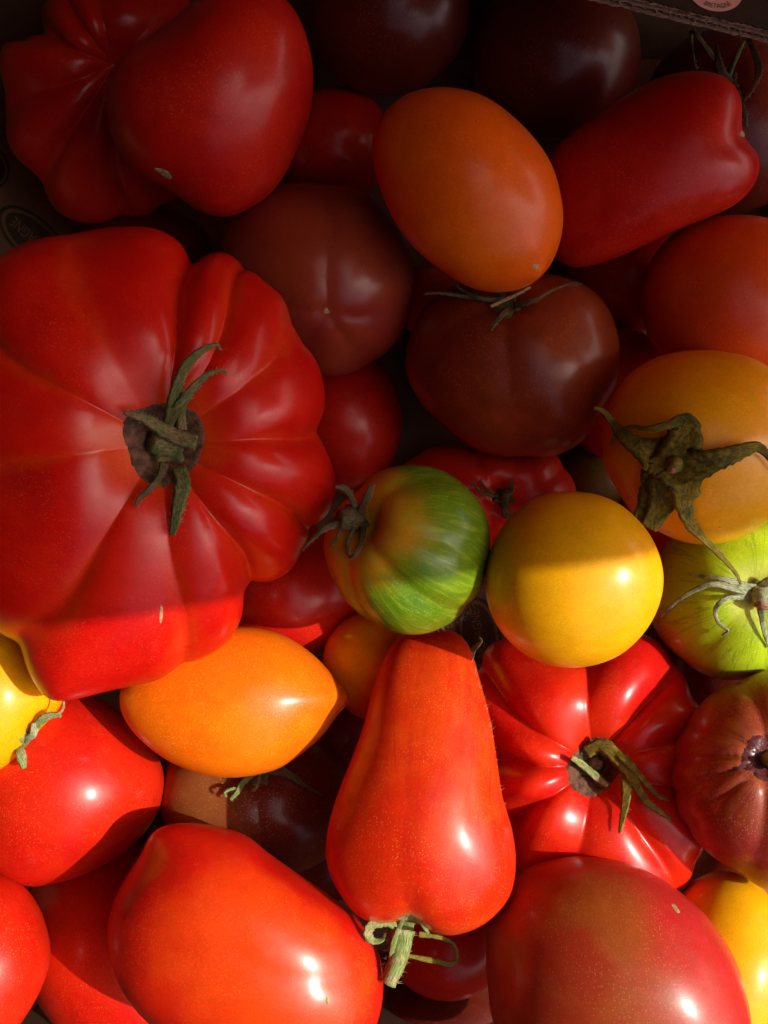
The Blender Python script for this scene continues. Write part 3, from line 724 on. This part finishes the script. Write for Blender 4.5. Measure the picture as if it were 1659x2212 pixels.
p = on(F, 1088, 1072, 4)[0]; tube([p, p + np.array([2, 6, 34])], [18, 13], DRY, 'stem', F.o, wob=.15)
F = FR['T19']
HOLLOW = skin('puckered_purple', (.10, .022, .026), (.15, .035, .032), rough=.3, seed=.9)
surf_patch(F, 'stem_hollow', [(1604,1622),(1618,1594),(1640,1586),(1672,1590),(1700,1610),(1712,1645),(1698,1680),(1668,1690),(1636,1684),(1622,1668),(1598,1664),(1570,1668),(1596,1650)], HOLLOW, 1.2, rings=8, rough=1.6)
p = on(F, 1664, 1640, 2)[0]; tube([p, p + np.array([-2, -2, 26]), p + np.array([-4, -2, 44])], [20, 16, 14], FRESH, 'stem', F.o)

surf_patch(FR['T1'], 'blossom_scar', [(331,362),(343,362),(358,366),(370,375),(373,388),(360,387),(347,377),(336,370)], TAN, 2, rings=3, rough=1)
surf_patch(FR['T9'], 'blossom_scar', [(700,668),(706,662),(710,670),(714,676),(706,679),(699,676)], TAN, 1.5, rings=2)
surf_patch(FR['T20'], 'blossom_scar', [(1449,1953),(1456,1950),(1464,1960),(1471,1972),(1464,1974),(1455,1964)], TAN, 1.5, rings=2)
surf_patch(FR['T22'], 'blossom_scar', [(704,2150),(710,2148),(713,2162),(715,2178),(708,2176),(702,2164)], TAN, 1.5, rings=2)
surf_patch(FR['T5'], 'nipple_tip', [(1148,577),(1155,569),(1163,572),(1163,581),(1154,584)], TAN, .8, rings=2)
surf_patch(FR['T6'], 'stem_scar', [(1598,286),(1604,282),(1609,292),(1606,298),(1600,294)], TAN, 1.5, rings=2)
surf_patch(FR['T15'], 'growth_scar', [(349,1300),(353,1318),(351,1340),(346,1352),(344,1335),(345,1316)], TAN, 1.2, rings=2)
F = FR['T15']; rs = np.random.RandomState(9); hp = []
for k in range(34):
    x = rs.uniform(192, 248); y = np.interp(x, [165, 230, 295], [1500, 1485, 1473]) - 3
    a = on(F, x, y - 6, 0)[0] + np.array([0, -4, -40]); hp.append((a, a + np.array([rs.uniform(-5, 5), -rs.uniform(8, 20), 6])))
hairs(hp, TAN, F.o, .7)

bit = strip([W(1018, 1420, -470), W(1024, 1402, -440), W(1034, 1392, -425), W(1040, 1384, -420), W(1034, 1376, -424)], [14, 16, 13, 9, 5], 4, DRY, 'dry_stalk', None, twist=.6)
tag(bit, 'scrap of dry brown stalk poking up beside the top of the long plum tomato', 'stalk')

# downy fuzz that catches the light along a few rims
def rim_fuzz(key, lo, hi, n, seed):
    F = FR[key]; sp = [q for q in SPECS if q['key'] == key][0]
    O = catmull(sp['outline']); m = len(O); ctr = O.mean(0); rs = np.random.RandomState(seed); hp = []
    for _ in range(n):
        q = O[int(rs.uniform(lo, hi) * m) % m] + rs.normal(size=2); d = (q - ctr) / np.linalg.norm(q - ctr)
        L = rs.uniform(3, 9); a = W(q[0] - 4 * d[0], q[1] - 4 * d[1], F.c[2]); b = W(q[0] + L * d[0] + rs.normal() * 2, q[1] + L * d[1] + rs.normal() * 2, F.c[2] + rs.uniform(-6, 6))
        hp.append((a, b))
    hairs(hp, HAIR, F.o, .45)
rim_fuzz('T14', .48, .74, 110, 1); rim_fuzz('T17', .14, .30, 45, 2)

# ------------------------------------------------------------------ the crate, its flap and unseen panels that shape the light
KRAFT = plain('kraft_card', (.17, .095, .052), (.21, .12, .068), 60, bump=.15)
PRINT = plain('faded_print', (.050, .032, .018), (.066, .042, .024), 300)
KRAFTE = plain('kraft_cut_edge', (.36, .22, .15), (.26, .15, .10), 700, bump=.5)
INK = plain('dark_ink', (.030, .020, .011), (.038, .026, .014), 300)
PALE = plain('pale_print', (.78, .46, .36), (.70, .42, .32), 500)

def box(name, lo, hi, m, parent=None):
    x0, y0, z0 = lo; x1, y1, z1 = hi
    v = [(x0,y0,z0),(x1,y0,z0),(x1,y1,z0),(x0,y1,z0),(x0,y0,z1),(x1,y0,z1),(x1,y1,z1),(x0,y1,z1)]
    f = [(3,2,1,0),(4,5,6,7),(0,1,5,4),(1,2,6,5),(2,3,7,6),(3,0,4,7)]
    return link_mesh(name, np.array(v, float) * S, f, m, parent, smooth=False)

crate = bpy.data.objects.new('cardboard_crate', None)
COL.objects.link(crate)
crate.location = (0, 0, -900 * S)
bpy.context.view_layer.update()
tag(crate, 'printed brown cardboard crate holding the whole heap, with a dark open flap', 'crate')
ZF = -860.0
XL, XR, YF, YB = -1420.0, 1180.0, -1420.0, 1420.0
box('floor_panel', (XL, YF, ZF - 30), (XR, YB, ZF), KRAFT, crate)
box('side_panel', (XL - 30, YF - 30, ZF - 30), (XL - 1, YB + 30, -200), KRAFT, crate)
box('side_panel', (XR + 1, YF - 30, ZF - 30), (XR + 30, YB + 30, -560), KRAFT, crate)
box('end_panel', (XL, YF - 30, ZF - 30), (XR, YF - 1, -260), KRAFT, crate)
box('end_panel', (XL, YB + 1, ZF - 30), (XR, YB + 30, 20), KRAFT, crate)

def oval_print(cx, cy, z, rx, ry, rot, basis=None, org=None, parent=None, mring=PRINT, mfill=PRINT, mtext=KRAFT, gap=True, word='BRETAGNE', arc=True, size=None):
    """a printed oval badge: ring, filled oval and lettering bent along the oval, as thin ink on the card"""
    B = np.array(basis) if basis is not None else np.eye(3)
    O = np.array(org) if org is not None else np.array([cx, cy, z])
    r = math.radians(rot)
    def P(x, y, l): return O + B @ np.array([x * math.cos(r) - y * math.sin(r), x * math.sin(r) + y * math.cos(r), l])
    n = 48; vs, fs = [], []
    if gap:
        for k in range(n):
            a = 2 * math.pi * k / n
            for q in (1.0, .90): vs.append(P(rx * q * math.cos(a), ry * (q if q == 1 else .86) * math.sin(a), 1.2))
        for k in range(n):
            a, b = 2 * k, 2 * ((k + 1) % n); fs.append((a, b, b + 1, a + 1))
        link_mesh('printed_ring', np.array(vs) * S, fs, mring, parent, smooth=False)
    q = .80 if gap else 1.0
    vs = [P(rx * q * math.cos(2 * math.pi * k / n), ry * (.72 if gap else 1) * math.sin(2 * math.pi * k / n), 1.2) for k in range(n)]
    link_mesh('printed_oval', np.array(vs) * S, [tuple(range(n))], mfill, parent, smooth=False)
    cu = bpy.data.curves.new('lettering', 'FONT'); cu.body = word; cu.size = 1.0; cu.align_x = 'CENTER'; cu.align_y = 'CENTER'
    cu.resolution_u = 3
    ot = bpy.data.objects.new('lettering', cu); COL.objects.link(ot)
    me = bpy.data.meshes.new_from_object(ot.evaluated_get(bpy.context.evaluated_depsgraph_get()))
    bpy.data.objects.remove(ot); bpy.data.curves.remove(cu)
    co = np.array([v.co[:] for v in me.vertices]); wx = co[:, 0].max() - co[:, 0].min()
    out = []
    for x, y, _ in co:
        if arc:
            a = -math.pi / 2 + x / wx * 1.35; rr = .76 - y * .32
            out.append(P(rx * rr * math.cos(a), ry * rr * math.sin(a), 2.6))
        else:
            k = rx * 1.25 / wx; out.append(P(x * k, y * k * 1.35, 2.6))
    fs = [tuple(p.vertices) for p in me.polygons]; bpy.data.meshes.remove(me)
    return link_mesh('printed_lettering', np.array(out) * S, fs, mtext, parent, smooth=False)

for (px, py, rx, ry, rot) in ((72, 515, 138, 66, 138), (-22, 362, 70, 62, 120), (1035, 1370, 120, 70, 100), (95, 1950, 130, 80, 70)):
    c = W(px, py, ZF); oval_print(c[0], c[1], ZF, rx, ry, rot, parent=crate, arc=False)

# flap folded over the back corner: two liners with the fluting between, cut edge towards us
zf = 70.0
e0, e1 = W(1150, -59, zf), W(1760, 86, zf)
ed = (e1 - e0); ln = np.linalg.norm(ed); ed /= ln
bk = np.cross(np.array([0, 0, 1.0]), ed); bk = bk * .97 + np.array([0, 0, -.24]); bk -= ed * bk.dot(ed); bk /= np.linalg.norm(bk)
nm = np.cross(ed, bk)
TH = 30.0
def flap_sheet(name, t0, t1, m, back=620.0, seed=0):
    rs = np.random.RandomState(seed); n = 90; vs, fs = [], []
    for i in range(n + 1):
        a = e0 + ed * ln * i / n; j = rs.uniform(-2.5, 2.5)
        for (d, t) in ((j, t0), (j, t1), (back, t1), (back, t0)): vs.append(a + bk * d + nm * t)
    for i in range(n):
        for k in range(4):
            a, b = 4 * i + k, 4 * i + (k + 1) % 4; fs.append((a, a + 4, b + 4, b))
    fs += [(0, 1, 2, 3), (4 * n + 3, 4 * n + 2, 4 * n + 1, 4 * n)]
    return link_mesh(name, np.array(vs) * S, fs, m, crate, smooth=False)
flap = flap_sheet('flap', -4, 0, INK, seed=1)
def flap_part(o):
    o.parent = flap; o.matrix_parent_inverse = flap.matrix_world.inverted(); return o
flap_part(flap_sheet('liner', -8, -4.3, KRAFTE, seed=2)); flap_part(flap_sheet('liner', -TH - 4, -TH, KRAFTE, seed=3)); flap_part(flap_sheet('liner', -TH * .62, -TH * .62 + 3, KRAFTE, seed=4))
def fluting(lo, hi, wl, seed):
    rs = np.random.RandomState(seed); n = int(ln / 3); vs, fs = [], []; ph = 0
    for i in range(n + 1):
        ph += 3 / wl * 2 * math.pi * (1 + .25 * rs.uniform(-1, 1)); s = math.sin(ph); s = math.copysign(abs(s) ** .7, s)
        t = (lo + hi) / 2 + (hi - lo) / 2 * s; a = e0 + ed * ln * i / n
        for (d, o) in ((3 + rs.uniform(-2, 2), -1.4), (3, 1.4), (400, 1.4), (400, -1.4)): vs.append(a + bk * d + nm * (t + o))
    for i in range(n):
        for k in range(4):
            a, b = 4 * i + k, 4 * i + (k + 1) % 4; fs.append((a, a + 4, b + 4, b))
    flap_part(link_mesh('fluting', np.array(vs) * S, fs, KRAFTE, crate, smooth=False))
fluting(-TH * .62 + 4, -9, 44, 5); fluting(-TH + 1, -TH * .62 - 1, 26, 6)
Bf = np.stack([ed, bk, nm], 1)
oc = W(1552, -30, zf)
oc = oc - nm * ((oc - e0).dot(nm))
flap_part(oval_print(0, 0, 0, 58, 50, 14, basis=Bf, org=oc, parent=crate, mfill=PALE, mtext=INK, gap=False))
for o in [o for o in crate.children if o.name.startswith('printed_oval')][-1:]: flap_part(o)

# unseen panels added to shape the light: a top sheet with an open sky strip, and the
# stand-in panel beyond the strip whose front edge casts the shade over the far half of the crate
SKY_BLOCK = plain('sky_block_cloth', (.36, .055, .030), (.42, .070, .035), 12)  # red so that light bounced off the added panels stays warm
N = NT('shade_panel_cloth')  # translucent orange-red, made to warm the light in the shaded half
df = N.n('ShaderNodeBsdfDiffuse'); tr = N.n('ShaderNodeBsdfTranslucent'); mx = N.n('ShaderNodeMixShader')
wv_ = N.noise(N.obj(), 900, 2)
N.l(N.mix(wv_, (.48, .10, .03), (.54, .13, .04)), df.inputs[0]); N.l(N.mix(wv_, (.74, .28, .09), (.82, .34, .11)), tr.inputs[0])
mx.inputs[0].default_value = .60
N.l(df.outputs[0], mx.inputs[1]); N.l(tr.outputs[0], mx.inputs[2])
N.l(mx.outputs[0], N.t.nodes['Material Output'].inputs[0])
SHADE_CLOTH = N.m
HA = 2400.0
off = np.array([SUN.x, SUN.y]) / SUN.z * HA
a0 = np.array([1240 - 829.5, 1106 - 1212.0]) + off; a1 = np.array([300 - 829.5, 1106 - 1325.0]) + off
sl_ = (a0[1] - a1[1]) / (a0[0] - a1[0])
def edge_y(x): return a0[1] + (x - a0[0]) * sl_
def slab(name, quad, z0, z1, m):
    vs = [(x, y, z0) for x, y in quad] + [(x, y, z1) for x, y in quad]
    o = link_mesh(name, np.array(vs) * S, [(3,2,1,0),(4,5,6,7),(0,1,5,4),(1,2,6,5),(2,3,7,6),(3,0,4,7)], m, smooth=False)
    o['kind'] = 'structure'; return o
XA, XG = 1380.0, 150.0
slab('shade_panel', [(XA, edge_y(XA)), (9000, edge_y(9000)), (9000, 7000), (XA, 7000)], HA, HA + 12, SHADE_CLOTH)  # unseen stand-in for whatever casts the shade, cut to its edge
slab('sky_block_top', [(-7000, -7000), (XG, -7000), (XG, 7000), (-7000, 7000)], HA, HA + 12, SKY_BLOCK)  # unseen sheet added to narrow the sky to a strip
slab('sky_block_top', [(XG + 4, 1000), (XA - 4, 1000), (XA - 4, 7000), (XG + 4, 7000)], HA, HA + 12, SKY_BLOCK)  # unseen sheet closing the strip, added to darken the far end
slab('sky_block_back', [(-7000, 7010), (9000, 7010), (9000, 7060), (-7000, 7060)], -2500, HA - 30, SKY_BLOCK)  # unseen wall added to block low sky behind
slab('sky_block_side', [(-7060, -7000), (-7010, -7000), (-7010, 7000), (-7060, 7000)], -2500, HA - 30, SKY_BLOCK)  # unseen wall added to keep low sky off the left
slab('sky_block_front', [(-7000, -7060), (9000, -7060), (9000, -7010), (-7000, -7010)], -2500, HA - 30, SKY_BLOCK)  # unseen wall added to cut sky reflections from the front
